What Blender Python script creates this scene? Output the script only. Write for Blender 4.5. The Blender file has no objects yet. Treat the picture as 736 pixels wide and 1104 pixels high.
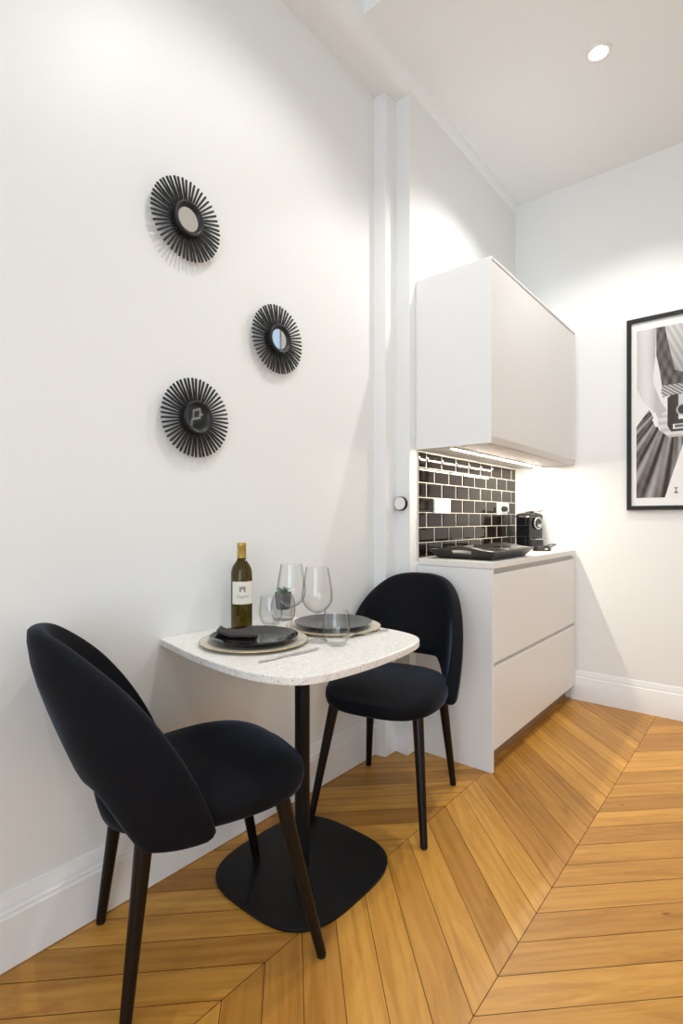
import bpy, bmesh, math, random
from mathutils import Vector, Matrix
random.seed(7)
PI = math.pi
sc = bpy.context.scene
C = sc.collection

# ------------------------------------------------------------------ helpers
def link(name, bm, mats, parent=None, smooth=False, autosmooth=None):
    me = bpy.data.meshes.new(name)
    bmesh.ops.recalc_face_normals(bm, faces=bm.faces)
    bm.to_mesh(me); bm.free()
    if not isinstance(mats, (list, tuple)): mats = [mats]
    for m in mats: me.materials.append(m)
    if smooth:
        for p in me.polygons: p.use_smooth = True
        if autosmooth: me.set_sharp_from_angle(angle=math.radians(autosmooth))
    o = bpy.data.objects.new(name, me); C.objects.link(o)
    if parent: o.parent = parent
    return o

def tag(o, label, cat, group=None):
    o['label'] = label; o['category'] = cat
    if group: o['group'] = group
    return o

def thing(name, label, cat, loc=(0, 0, 0), rotz=0, group=None):
    o = bpy.data.objects.new(name, None); C.objects.link(o)
    o.empty_display_size = .05
    o.location = loc; o.rotation_euler = (0, 0, rotz)
    return tag(o, label, cat, group)

def struct(o):
    o['kind'] = 'structure'; return o

def dup(root, label, loc=None, rotz=None, name=None):
    r = root.copy(); C.objects.link(r); r['label'] = label
    if loc is not None: r.location = loc
    if rotz is not None: r.rotation_euler = (0, 0, rotz)
    for ch in list(root.children):
        c = ch.copy(); C.objects.link(c); c.parent = r
        for g in list(ch.children):
            d = g.copy(); C.objects.link(d); d.parent = c
    return r

def box(bm, x0, x1, y0, y1, z0, z1, bev=0, seg=2, mi=0):
    r = bmesh.ops.create_cube(bm, size=1)
    vs = r['verts']
    for v in vs:
        v.co = Vector(((x0+x1)/2+v.co.x*(x1-x0), (y0+y1)/2+v.co.y*(y1-y0), (z0+z1)/2+v.co.z*(z1-z0)))
    fs = set(f for v in vs for f in v.link_faces)
    for f in fs: f.material_index = mi
    if bev:
        es = list(set(e for v in vs for e in v.link_edges))
        r2 = bmesh.ops.bevel(bm, geom=es, offset=bev, segments=seg, affect='EDGES', profile=.5)
        for f in r2['faces']: f.material_index = mi
    return bm

def newbox(*a, **k):
    return box(bmesh.new(), *a, **k)

def lathe(bm, prof, seg=48, cx=0, cy=0, mi=0, ax=None):
    """prof: list of (r,z); r==0 ends are poles."""
    rings = []
    for r, z in prof:
        if r < 1e-6: rings.append([bm.verts.new((cx, cy, z))])
        else: rings.append([bm.verts.new((cx+r*math.cos(2*PI*i/seg), cy+r*math.sin(2*PI*i/seg), z)) for i in range(seg)])
    for a, b in zip(rings, rings[1:]):
        for i in range(seg):
            j = (i+1) % seg
            if len(a) == 1 and len(b) == 1: continue
            if len(a) == 1: f = bm.faces.new((a[0], b[j], b[i]))
            elif len(b) == 1: f = bm.faces.new((a[i], a[j], b[0]))
            else: f = bm.faces.new((a[i], a[j], b[j], b[i]))
            f.material_index = mi
    return bm

def loft(bm, loops, cap0=True, cap1=True, closed=True, mi=0):
    R = [[bm.verts.new(p) for p in L] for L in loops]
    n = len(R[0])
    for a, b in zip(R, R[1:]):
        for i in range(n if closed else n-1):
            j = (i+1) % n
            f = bm.faces.new((a[i], a[j], b[j], b[i])); f.material_index = mi
    if cap0: bm.faces.new(list(reversed(R[0]))).material_index = mi
    if cap1: bm.faces.new(R[-1]).material_index = mi
    return R

def tube(bm, pts, rad, seg=12, mi=0):
    pts = [Vector(p) for p in pts]
    rads = rad if isinstance(rad, (list, tuple)) else [rad]*len(pts)
    loops = []; up = None
    for i, p in enumerate(pts):
        t = (pts[min(i+1, len(pts)-1)]-pts[max(i-1, 0)]).normalized()
        if up is None:
            up = t.orthogonal().normalized()
        up = (up-t*up.dot(t)).normalized()
        s = t.cross(up)
        loops.append([p+(up*math.cos(2*PI*k/seg)+s*math.sin(2*PI*k/seg))*rads[i] for k in range(seg)])
    loft(bm, loops, mi=mi)
    return bm

def superell(a, b, n, N, cx=0, cy=0):
    out = []
    for i in range(N):
        t = 2*PI*i/N
        c, s = math.cos(t), math.sin(t)
        out.append((cx+a*math.copysign(abs(c)**(2/n), c), cy+b*math.copysign(abs(s)**(2/n), s)))
    return out

# ------------------------------------------------------------------ materials
def mat(name, col=(.8, .8, .8), rough=.5, metal=0, spec=.5, coat=0, sheen=0, sheen_tint=None, sheen_rough=.3, emit=None, estr=0):
    m = bpy.data.materials.new(name); m.use_nodes = True
    b = m.node_tree.nodes['Principled BSDF']
    b.inputs['Base Color'].default_value = (*col, 1)
    b.inputs['Roughness'].default_value = rough
    b.inputs['Metallic'].default_value = metal
    b.inputs['Specular IOR Level'].default_value = spec
    b.inputs['Coat Weight'].default_value = coat
    b.inputs['Sheen Weight'].default_value = sheen
    b.inputs['Sheen Roughness'].default_value = sheen_rough
    if sheen_tint: b.inputs['Sheen Tint'].default_value = (*sheen_tint, 1)
    if emit:
        b.inputs['Emission Color'].default_value = (*emit, 1); b.inputs['Emission Strength'].default_value = estr
    return m

def N(m, t, **props):
    n = m.node_tree.nodes.new(t)
    for k, v in props.items(): setattr(n, k, v)
    return n
def L(m, a, ao, b, bi):
    m.node_tree.links.new(a.outputs[ao], b.inputs[bi])
def bsdf(m): return m.node_tree.nodes['Principled BSDF']

def add_noise_bump(m, scale, strength, dist=.002, detail=4):
    tc = N(m, 'ShaderNodeTexCoord'); nz = N(m, 'ShaderNodeTexNoise'); bp = N(m, 'ShaderNodeBump')
    nz.inputs['Scale'].default_value = scale; nz.inputs['Detail'].default_value = detail
    bp.inputs['Strength'].default_value = strength; bp.inputs['Distance'].default_value = dist
    L(m, tc, 'Object', nz, 'Vector'); L(m, nz, 'Fac', bp, 'Height'); L(m, bp, 'Normal', bsdf(m), 'Normal')
    return nz

def ramp(m, stops):
    r = N(m, 'ShaderNodeValToRGB')
    e = r.color_ramp.elements
    while len(e) < len(stops): e.new(.5)
    for el, (p, c) in zip(e, stops): el.position = p; el.color = (*c, 1)
    return r

M = {}
M['wall'] = mat('wall_paint', (.835, .845, .835), .42, spec=.22); add_noise_bump(M['wall'], 60, .04, .001)
M['ceil'] = mat('ceiling_paint', (.86, .875, .875), .6, spec=.3); add_noise_bump(M['ceil'], 40, .03, .001)
M['trim'] = mat('trim_paint', (.85, .85, .845), .3, spec=.45); add_noise_bump(M['trim'], 30, .03, .001)
M['lacquer'] = mat('cabinet_lacquer', (.83, .82, .80), .35, spec=.4); add_noise_bump(M['lacquer'], 200, .02, .0005)
M['panel'] = mat('cabinet_side_panel', (.84, .84, .84), .4, spec=.4); add_noise_bump(M['panel'], 200, .02, .0005)
M['worktop'] = mat('worktop_white', (.83, .81, .77), .3, spec=.5); add_noise_bump(M['worktop'], 150, .02, .0005)
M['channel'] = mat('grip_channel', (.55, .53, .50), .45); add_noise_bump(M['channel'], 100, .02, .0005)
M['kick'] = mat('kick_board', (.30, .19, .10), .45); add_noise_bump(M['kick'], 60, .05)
M['black_metal'] = mat('black_powder_coat', (.007, .007, .008), .42, spec=.22); add_noise_bump(M['black_metal'], 500, .05, .0004)
M['leg_wood'] = mat('dark_stained_wood', (.007, .0045, .0035), .32, spec=.25); add_noise_bump(M['leg_wood'], 80, .04, .0006)
M['black_wood'] = mat('black_painted_wood', (.012, .012, .013), .4, spec=.4); add_noise_bump(M['black_wood'], 120, .06, .0006)
M['mirror'] = mat('mirror_glass', (.85, .87, .86), .03, metal=1)
M['chrome'] = mat('chrome', (.75, .75, .74), .12, metal=1); add_noise_bump(M['chrome'], 40, .01, .0003)
M['steel'] = mat('cutlery_steel', (.62, .61, .58), .2, metal=1); add_noise_bump(M['steel'], 90, .02, .0003)
M['black_gloss'] = mat('black_gloss_plastic', (.008, .008, .009), .06, spec=.6); add_noise_bump(M['black_gloss'], 20, .01, .0005)
M['black_plastic'] = mat('black_matt_plastic', (.013, .013, .014), .45); add_noise_bump(M['black_plastic'], 300, .03, .0004)
M['white_plastic'] = mat('white_plastic', (.82, .81, .79), .3); add_noise_bump(M['white_plastic'], 100, .01, .0003)
M['tray'] = mat('tray_black', (.018, .016, .014), .35, spec=.5); add_noise_bump(M['tray'], 150, .05, .0004)
M['grout'] = mat('grout', (.72, .68, .60), .8); add_noise_bump(M['grout'], 300, .1, .0006)
M['plate_gloss'] = mat('black_glazed_ceramic', (.008, .007, .007), .02, spec=.55); add_noise_bump(M['plate_gloss'], 25, .004, .0004)
M['plate_grey'] = mat('charcoal_ceramic', (.055, .058, .062), .28, spec=.5); add_noise_bump(M['plate_grey'], 60, .03, .0006)
M['napkin'] = mat('napkin_dark', (.030, .026, .026), .6); add_noise_bump(M['napkin'], 500, .12, .0005)
M['gold'] = mat('gold_rim', (.60, .46, .22), .35, metal=1); add_noise_bump(M['gold'], 80, .02, .0003)
M['pot'] = mat('grey_pot', (.10, .09, .095), .55); add_noise_bump(M['pot'], 200, .1, .0006)
M['capsule'] = mat('bottle_capsule', (.52, .36, .09), .38, metal=.6); add_noise_bump(M['capsule'], 200, .08, .0004)
M['paper'] = mat('label_paper', (.80, .76, .66), .6); add_noise_bump(M['paper'], 300, .05, .0003)
M['ink'] = mat('label_ink', (.28, .27, .23), .6); add_noise_bump(M['ink'], 300, .02, .0002)
M['matboard'] = mat('mat_board', (.85, .85, .84), .7); add_noise_bump(M['matboard'], 300, .03, .0003)
M['led'] = mat('led_strip', (1, 1, 1), .5, emit=(1, .90, .75), estr=270)
M['bulb'] = mat('lamp_lens', (1, 1, 1), .5, emit=(1, .94, .84), estr=30)
M['rubber'] = mat('foot_glide', (.01, .01, .01), .7); add_noise_bump(M['rubber'], 200, .05, .0004)

# velvet
def velvet():
    m = mat('black_velvet', (.0055, .0060, .0085), .75, spec=.12, sheen=.32, sheen_tint=(.30, .42, .64), sheen_rough=.3)
    tc = N(m, 'ShaderNodeTexCoord')
    n1 = N(m, 'ShaderNodeTexNoise'); n1.inputs['Scale'].default_value = 6; n1.inputs['Detail'].default_value = 5; n1.inputs['Distortion'].default_value = .6
    mp = N(m, 'ShaderNodeMapRange'); mp.inputs['From Min'].default_value = .3; mp.inputs['From Max'].default_value = .7
    mp.inputs['To Min'].default_value = .10; mp.inputs['To Max'].default_value = .48
    L(m, tc, 'Object', n1, 'Vector'); L(m, n1, 'Fac', mp, 'Value'); L(m, mp, 'Result', bsdf(m), 'Sheen Weight')
    n2 = N(m, 'ShaderNodeTexNoise'); n2.inputs['Scale'].default_value = 900; n2.inputs['Detail'].default_value = 2
    bp = N(m, 'ShaderNodeBump'); bp.inputs['Strength'].default_value = .25; bp.inputs['Distance'].default_value = .0008
    L(m, tc, 'Object', n2, 'Vector'); L(m, n2, 'Fac', bp, 'Height'); L(m, bp, 'Normal', bsdf(m), 'Normal')
    return m
M['velvet'] = velvet()

# thin clear glass: fresnel mix of transparency and mirror reflection
def thin_glass(name, tint=(1, 1, 1), k=1.0, ior=1.45, edge=(.86, .88, .88)):
    m = bpy.data.materials.new(name); m.use_nodes = True
    nt = m.node_tree; nt.nodes.remove(nt.nodes['Principled BSDF'])
    out = [n for n in nt.nodes if n.type == 'OUTPUT_MATERIAL'][0]
    lw = N(m, 'ShaderNodeLayerWeight'); lw.inputs['Blend'].default_value = .5
    mixc = N(m, 'ShaderNodeMix', data_type='RGBA')
    mixc.inputs[6].default_value = (*tint, 1); mixc.inputs[7].default_value = (*edge, 1)
    pw = N(m, 'ShaderNodeMath', operation='POWER'); pw.inputs[1].default_value = 3
    L(m, lw, 'Facing', pw, 0); L(m, pw, 0, mixc, 0)
    tr = N(m, 'ShaderNodeBsdfTransparent'); gl = N(m, 'ShaderNodeBsdfGlossy'); gl.inputs['Roughness'].default_value = .02
    L(m, mixc, 2, tr, 'Color')
    p4 = N(m, 'ShaderNodeMath', operation='POWER'); p4.inputs[1].default_value = 4; L(m, lw, 'Facing', p4, 0)
    mu = N(m, 'ShaderNodeMath', operation='MULTIPLY_ADD'); mu.inputs[1].default_value = .55*k; mu.inputs[2].default_value = .045*k
    L(m, p4, 0, mu, 0)
    mx = N(m, 'ShaderNodeMixShader')
    L(m, mu, 0, mx, 0); L(m, tr, 0, mx, 1); L(m, gl, 0, mx, 2); L(m, mx, 0, out, 'Surface')
    return m
M['glass'] = thin_glass('clear_glass', (.992, .994, .994), .85, edge=(.62, .65, .65))
M['solid_glass'] = thin_glass('stem_glass', (.93, .94, .94), .8, edge=(.45, .47, .47))
M['window_glass'] = thin_glass('window_glass', (.97, .98, .98), .6)
M['ribbed_glass'] = thin_glass('ribbed_glass', (.86, .87, .88), .9, edge=(.25, .25, .27))

# bottle: green-olive glass
def bottle_glass():
    m = mat('olive_bottle_glass', (.10, .075, .006), .04, spec=.6)
    b = bsdf(m)
    tc = N(m, 'ShaderNodeTexCoord'); nz = N(m, 'ShaderNodeTexNoise'); nz.inputs['Scale'].default_value = 30
    r = ramp(m, [(.3, (.075, .050, .004)), (.7, (.11, .078, .007))])
    L(m, tc, 'Object', nz, 'Vector'); L(m, nz, 'Fac', r, 'Fac'); L(m, r, 'Color', b, 'Base Color')
    b.inputs['Transmission Weight'].default_value = .85; b.inputs['IOR'].default_value = 1.38
    return m
M['bottle'] = bottle_glass()

# parquet
def parquet():
    m = mat('oak_parquet', (.5, .3, .12), .32, spec=.45)
    b = bsdf(m)
    uv = N(m, 'ShaderNodeUVMap', uv_map='UVMap'); at = N(m, 'ShaderNodeAttribute', attribute_name='plank')
    # grain
    mp = N(m, 'ShaderNodeMapping'); mp.inputs['Scale'].default_value = (1.5, 14, 1)
    L(m, uv, 'UV', mp, 'Vector')
    cmb = N(m, 'ShaderNodeVectorMath', operation='ADD'); L(m, mp, 'Vector', cmb, 0)
    sc_ = N(m, 'ShaderNodeVectorMath', operation='SCALE'); sc_.inputs['Scale'].default_value = 37; L(m, at, 'Color', sc_, 0); L(m, sc_, 'Vector', cmb, 1)
    n1 = N(m, 'ShaderNodeTexNoise'); n1.inputs['Scale'].default_value = 1.6; n1.inputs['Detail'].default_value = 8; n1.inputs['Roughness'].default_value = .68; n1.inputs['Distortion'].default_value = .9
    L(m, cmb, 'Vector', n1, 'Vector')
    wv = N(m, 'ShaderNodeTexWave'); wv.wave_type = 'BANDS'; wv.bands_direction = 'Y'
    wv.inputs['Scale'].default_value = .55; wv.inputs['Distortion'].default_value = 9; wv.inputs['Detail'].default_value = 3; wv.inputs['Detail Scale'].default_value = .7
    L(m, cmb, 'Vector', wv, 'Vector')
    r = ramp(m, [(.28, (.38, .165, .020)), (.5, (.54, .260, .042)), (.75, (.64, .345, .070))])
    L(m, n1, 'Fac', r, 'Fac')
    rw = ramp(m, [(0, (.80, .74, .66)), (.35, (1, 1, 1)), (1, (1.05, 1.03, 1.0))])
    L(m, wv, 'Color', rw, 'Fac')
    mu = N(m, 'ShaderNodeMix', data_type='RGBA', blend_type='MULTIPLY'); mu.inputs[0].default_value = .4
    L(m, r, 'Color', mu, 6); L(m, rw, 'Color', mu, 7)
    # per plank tone
    sep = N(m, 'ShaderNodeSeparateColor'); L(m, at, 'Color', sep, 'Color')
    pr = ramp(m, [(0, (.76, .69, .60)), (.5, (1, .98, .95)), (1, (1.18, 1.20, 1.22))])
    L(m, sep, 'Red', pr, 'Fac')
    mu2 = N(m, 'ShaderNodeMix', data_type='RGBA', blend_type='MULTIPLY'); mu2.inputs[0].default_value = 1
    L(m, mu, 2, mu2, 6); L(m, pr, 'Color', mu2, 7)
    # knots
    vo = N(m, 'ShaderNodeTexVoronoi'); vo.inputs['Scale'].default_value = 2.6
    mk = N(m, 'ShaderNodeMapping'); mk.inputs['Scale'].default_value = (1, 2.2, 1); L(m, uv, 'UV', mk, 'Vector')
    ad = N(m, 'ShaderNodeVectorMath', operation='ADD'); L(m, mk, 'Vector', ad, 0); L(m, sc_, 'Vector', ad, 1); L(m, ad, 'Vector', vo, 'Vector')
    kr = ramp(m, [(.018, (.30, .22, .16)), (.05, (1, 1, 1))]); L(m, vo, 'Distance', kr, 'Fac')
    mu3 = N(m, 'ShaderNodeMix', data_type='RGBA', blend_type='MULTIPLY'); mu3.inputs[0].default_value = .8
    L(m, mu2, 2, mu3, 6); L(m, kr, 'Color', mu3, 7)
    L(m, mu3, 2, b, 'Base Color')
    rr = N(m, 'ShaderNodeMapRange'); rr.inputs['To Min'].default_value = .30; rr.inputs['To Max'].default_value = .48
    L(m, n1, 'Fac', rr, 'Value'); L(m, rr, 'Result', b, 'Roughness')
    bp = N(m, 'ShaderNodeBump'); bp.inputs['Strength'].default_value = .12; bp.inputs['Distance'].default_value = .0015
    L(m, n1, 'Fac', bp, 'Height'); L(m, bp, 'Normal', b, 'Normal')
    return m
M['parquet'] = parquet()
M['gap'] = mat('plank_gap', (.05, .025, .010), .8); add_noise_bump(M['gap'], 100, .05)

def terrazzo():
    m = mat('white_terrazzo', (.8, .78, .74), .28, spec=.5)
    tc = N(m, 'ShaderNodeTexCoord'); b = bsdf(m)
    prev = None
    base = ramp(m, [(.3, (.76, .735, .69)), (.7, (.86, .845, .81))])
    nz = N(m, 'ShaderNodeTexNoise'); nz.inputs['Scale'].default_value = 60; L(m, tc, 'Object', nz, 'Vector'); L(m, nz, 'Fac', base, 'Fac')
    cur = (base, 'Color')
    for s, thr, stops in ((170, .125, [(0, (.16, .15, .15)), (.45, (.45, .36, .26)), (1, (.36, .40, .44))]),
                          (100, .075, [(0, (.50, .42, .33)), (.5, (.13, .13, .13)), (1, (.60, .56, .50))])):
        vo = N(m, 'ShaderNodeTexVoronoi'); vo.inputs['Scale'].default_value = s; L(m, tc, 'Object', vo, 'Vector')
        lt = N(m, 'ShaderNodeMath', operation='LESS_THAN'); L(m, vo, 'Distance', lt, 0)
        sp = N(m, 'ShaderNodeSeparateColor'); L(m, vo, 'Color', sp, 'Color')
        th = N(m, 'ShaderNodeMath', operation='MULTIPLY'); th.inputs[1].default_value = thr*2.4; L(m, sp, 'Green', th, 0); L(m, th, 0, lt, 1)
        cr = ramp(m, stops); L(m, sp, 'Red', cr, 'Fac')
        mx = N(m, 'ShaderNodeMix', data_type='RGBA'); L(m, lt, 0, mx, 0)
        L(m, cur[0], cur[1], mx, 6); L(m, cr, 'Color', mx, 7); cur = (mx, 2)
    L(m, cur[0], cur[1], b, 'Base Color')
    return m
M['terrazzo'] = terrazzo()

def tile_mat():
    m = mat('black_glazed_tile', (.010, .007, .005), .06, spec=.32)
    b = bsdf(m); tc = N(m, 'ShaderNodeTexCoord'); nz = N(m, 'ShaderNodeTexNoise'); nz.inputs['Scale'].default_value = 6
    r = ramp(m, [(.3, (.009, .006, .0045)), (.7, (.016, .011, .008))]); L(m, tc, 'Object', nz, 'Vector'); L(m, nz, 'Fac', r, 'Fac'); L(m, r, 'Color', b, 'Base Color')
    n2 = N(m, 'ShaderNodeTexNoise'); n2.inputs['Scale'].default_value = 25
    bp = N(m, 'ShaderNodeBump'); bp.inputs['Strength'].default_value = .06; bp.inputs['Distance'].default_value = .002
    L(m, tc, 'Object', n2, 'Vector'); L(m, n2, 'Fac', bp, 'Height'); L(m, bp, 'Normal', b, 'Normal')
    return m
M['tile'] = tile_mat()

def charger_mat():
    m = mat('charger_beige', (.55, .50, .41), .3, spec=.4)
    tc = N(m, 'ShaderNodeTexCoord'); nz = N(m, 'ShaderNodeTexNoise'); nz.inputs['Scale'].default_value = 120; nz.inputs['Detail'].default_value = 4
    r = ramp(m, [(.35, (.48, .43, .35)), (.65, (.66, .61, .52))]); L(m, tc, 'Object', nz, 'Vector'); L(m, nz, 'Fac', r, 'Fac'); L(m, r, 'Color', bsdf(m), 'Base Color')
    return m
M['charger'] = charger_mat()

def leaf_mat():
    m = mat('succulent_leaf', (.03, .13, .03), .4, spec=.5)
    tc = N(m, 'ShaderNodeTexCoord'); nz = N(m, 'ShaderNodeTexNoise'); nz.inputs['Scale'].default_value = 60
    r = ramp(m, [(.3, (.015, .09, .02)), (.7, (.06, .22, .05))]); L(m, tc, 'Object', nz, 'Vector'); L(m, nz, 'Fac', r, 'Fac'); L(m, r, 'Color', bsdf(m), 'Base Color')
    return m
M['leaf'] = leaf_mat()

# ------------------------------------------------------------------ room shell
XW, XK, YB, H, HH = -1.508, -1.36, 3.497, 3.236, 3.46
XR, YR = 2.4, -2.4
YS = 1.762            # where the dropped ceiling begins

# floor: chevron planks
bm = bmesh.new()
uvl = bm.loops.layers.uv.new('UVMap'); col = bm.loops.layers.float_color.new('plank')
box(bm, XW-.1, XR+.1, YR-.1, YB+.1, -.06, -.004, mi=1)
S1, W, T, P, Y0 = -.531, .474, 1.0, .1355, 1.117
def clip(poly, ax, val, keep_less):
    out = []
    for i in range(len(poly)):
        a, b = poly[i], poly[(i+1) % len(poly)]
        ina = (a[ax] <= val) == keep_less; inb = (b[ax] <= val) == keep_less
        if ina: out.append(a)
        if ina != inb:
            t = (val-a[ax])/(b[ax]-a[ax]); out.append((a[0]+t*(b[0]-a[0]), a[1]+t*(b[1]-a[1])))
    return out
g = .0009
rp = random.Random(3)
for s in range(-3, 7):
    xa, xb = S1+W*s, S1+W*(s+1)
    up = (s % 2 == 0)           # even strips rise towards +x
    for k in range(-30, 30):
        ya = Y0+P*k+(0 if up else W*T); yb = Y0+P*k+(W*T if up else 0)
        poly = [(xa+g, ya+g*1.4), (xb-g, yb+g*1.4), (xb-g, yb+P-g*1.4), (xa+g, ya+P-g*1.4)]
        for ax, v, kl in ((0, XW-.02, False), (0, XR, True), (1, YR, False), (1, YB, True)):
            if poly: poly = clip(poly, ax, v, kl)
        if len(poly) < 3: rp.random(); continue
        f = bm.faces.new([bm.verts.new((x, y, rp.uniform(-.0004, 0))) for x, y in poly])
        f.material_index = 0
        c = (rp.random(), rp.random(), rp.random(), 1)
        d = Vector((W, yb-ya, 0)).normalized(); n = Vector((-d.y, d.x, 0))
        for lp in f.loops:
            v = lp.vert.co-Vector((xa, ya, 0)); lp[uvl].uv = (v.dot(d), v.dot(n)); lp[col] = c
floor = struct(link('floor', bm, [M['parquet'], M['gap']]))
for p in floor.data.polygons:
    if p.material_index == 0 and p.normal.z < 0: p.flip()

struct(link('wall_left', newbox(XW-.12, XW, YR, 2.085, 0, HH), M['wall']))
# kitchen wall with stepped return
struct(link('wall_kitchen', newbox(XW-.12, XK, 2.168, YB+.1, 0, HH), M['wall']))
struct(link('trim_1', newbox(XW-.12, -1.440, 2.080, 2.170, 0, H-.05, bev=.004), M['trim']))
# back wall with a transom opening far to the right
bm = bmesh.new()
TX0, TX1, TZ0, TZ1 = .66, 1.35, 2.45, 3.10
box(bm, XK-.2, TX0, YB, YB+.12, 0, HH); box(bm, TX1, XR+.12, YB, YB+.12, 0, HH)
box(bm, TX0, TX1, YB, YB+.12, 0, TZ0); box(bm, TX0, TX1, YB, YB+.12, TZ1, HH)
struct(link('wall_back', bm, M['wall']))
bm = bmesh.new()
for a in ((TX0, TX0+.04, TZ0, TZ1), (TX1-.04, TX1, TZ0, TZ1), (TX0, TX1, TZ0, TZ0+.04), (TX0, TX1, TZ1-.04, TZ1), (1.0, 1.03, TZ0, TZ1)):
    box(bm, a[0], a[1], YB+.02, YB+.07, a[2], a[3], bev=.003)
w2 = struct(link('window_2', bm, M['black_wood']))
link('pane', newbox(TX0+.03, TX1-.03, YB+.04, YB+.046, TZ0+.03, TZ1-.03), M['window_glass'], w2)
struct(link('wall_right', newbox(XR, XR+.12, YR, YB+.12, 0, HH), M['wall']))
# rear wall with a tall window behind the camera
bm = bmesh.new()
WX0, WX1, WZ0, WZ1 = -.2, 2.1, .35, 2.85
box(bm, XW-.12, WX0, YR-.2, YR, 0, HH); box(bm, WX1, XR+.12, YR-.2, YR, 0, HH)
box(bm, WX0, WX1, YR-.2, YR, 0, WZ0); box(bm, WX0, WX1, YR-.2, YR, WZ1, HH)
struct(link('wall_rear', bm, M['wall']))
bm = bmesh.new()
xm = (WX0+WX1)/2
for a in ((WX0, WX0+.06, WZ0, WZ1), (WX1-.06, WX1, WZ0, WZ1), (WX0, WX1, WZ0, WZ0+.07), (WX0, WX1, WZ1-.06, WZ1), (xm-.05, xm+.05, WZ0, WZ1), (WX0, WX1, 2.1, 2.14)):
    box(bm, a[0], a[1], YR-.12, YR-.06, a[2], a[3], bev=.004)
w1 = struct(link('window_1', bm, M['trim']))
link('pane', newbox(WX0+.03, WX1-.03, YR-.093, YR-.087, WZ0+.03, WZ1-.03), M['window_glass'], w1)
# ceiling: dropped part from YS on, higher before it
bm = bmesh.new()
box(bm, XW-.12, XR+.12, YR-.2, YS+.05, HH, HH+.1)
box(bm, -1.345, XR+.12, YS, YB+.12, H, HH+.1)
struct(link('ceiling', bm, M['ceil']))
# bulkhead/cornice running along the left wall top
bm = bmesh.new()
prof = [(XW-.02, 3.170), (-1.392, 3.170), (-1.372, 3.175), (-1.350, 3.196), (-1.335, 3.222), (-1.330, 3.245), (-1.330, HH), (XW-.02, HH)]
loft(bm, [[(x, y, z) for x, z in prof] for y in (YR, YB)])
struct(link('trim_2', bm, M['ceil'], smooth=True, autosmooth=35))
# step 2 covered by kitchen wall; skirting boards
def skirt(bm, path, t=.017):
    """path: list of (x,y, nx,ny) points with outward normals (mitred)."""
    pr = [(0, 0), (t, 0), (t, .128), (t*.85, .134), (t*.85, .140), (t*.60, .146), (t*.55, .160), (t*.28, .172), (t*.22, .180), (0, .182)]
    loft(bm, [[(x+nx*d, y+ny*d, z) for d, z in pr] for x, y, nx, ny in path])
    return bm
struct(link('baseboard_left', skirt(bmesh.new(), [(XW, YR, 1, 0), (XW, 2.08, 1, -1), (-1.445, 2.08, .6, -.6), (-1.445, 2.168, .6, -.6), (XK, 2.168, 0, -1)], .024), M['trim'], smooth=True, autosmooth=25))
struct(link('baseboard_back', skirt(bmesh.new(), [(-1.0, YB, 0, -1), (XR, YB, 0, -1)]), M['trim'], smooth=True, autosmooth=25))

# tiled splashback (7 rows of bevelled metro tiles)
TZ, TH, TP = .937, .0743, .1565
tx = XK+.001
bm = bmesh.new()
box(bm, tx, tx+.0056, 2.236, 3.482, TZ, 1.462, mi=1)
def one_tile(bm, y0, y1, z0, z1):
    b = min(.011, (y1-y0)*.3); x0, x1 = tx+.004, tx+.0077
    A = [bm.verts.new((x0, y, z)) for y, z in ((y0, z0), (y1, z0), (y1, z1), (y0, z1))]
    A2 = [bm.verts.new((x0+.002, y, z)) for y, z in ((y0, z0), (y1, z0), (y1, z1), (y0, z1))]
    B = [bm.verts.new((x1, y, z)) for y, z in ((y0+b, z0+b), (y1-b, z0+b), (y1-b, z1-b), (y0+b, z1-b))]
    for i in range(4):
        j = (i+1) % 4
        bm.faces.new((A[i], A[j], A2[j], A2[i])); bm.faces.new((A2[i], A2[j], B[j], B[i]))
    bm.faces.new(B)
for r in range(7):
    off = 2.236 + (TP*.5 if r % 2 == 0 else 0)-TP
    y = off
    while y < 3.48:
        y0, y1 = max(y+.0028, 2.239), min(y+TP-.0028, 3.479)
        if y1-y0 > .02: one_tile(bm, y0, y1, TZ+.003+TH*r, TZ+TH*(r+1)-.001)
        y += TP
struct(link('wall_backsplash', bm, [M['tile'], M['grout']]))

# ------------------------------------------------------------------ kitchen units
YC0, YC1, XC = 2.232, 3.478, -.972
t = thing('base_cabinet', 'long white handleless base cabinet with two wide drawers standing on the parquet under the tiles', 'cabinet')
bm = bmesh.new()
box(bm, XK+.002, XC, YC0, YC0+.018, 0, .905, bev=.001)                # end panel to the floor
link('end_panel', bm, M['panel'], t)
bm = bmesh.new()
box(bm, XK+.002, XC-.024, YC0+.018, YC1, .095, .872)
link('carcass', bm, M['lacquer'], t)
bm = bmesh.new()
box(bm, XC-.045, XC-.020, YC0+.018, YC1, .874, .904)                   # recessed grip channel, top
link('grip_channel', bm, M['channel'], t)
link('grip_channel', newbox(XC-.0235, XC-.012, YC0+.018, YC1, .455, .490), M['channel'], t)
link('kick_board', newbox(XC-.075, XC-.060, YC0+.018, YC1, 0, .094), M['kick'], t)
for z0, z1 in ((.484, .880), (.095, .466)):
    bm = newbox(XC-.020, XC, YC0+.020, YC1-.004, z0, z1, bev=.0015)
    # grip bevel at the top inner edge
    link('drawer_front', bm, M['lacquer'], t)
wt = link('worktop', newbox(XK+.011, XC+.002, YC0-.002, YC1+.002, .906, .936, bev=.002), M['worktop'])
tag(wt, 'thin off-white worktop lying on the white base cabinet', 'worktop')

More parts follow.
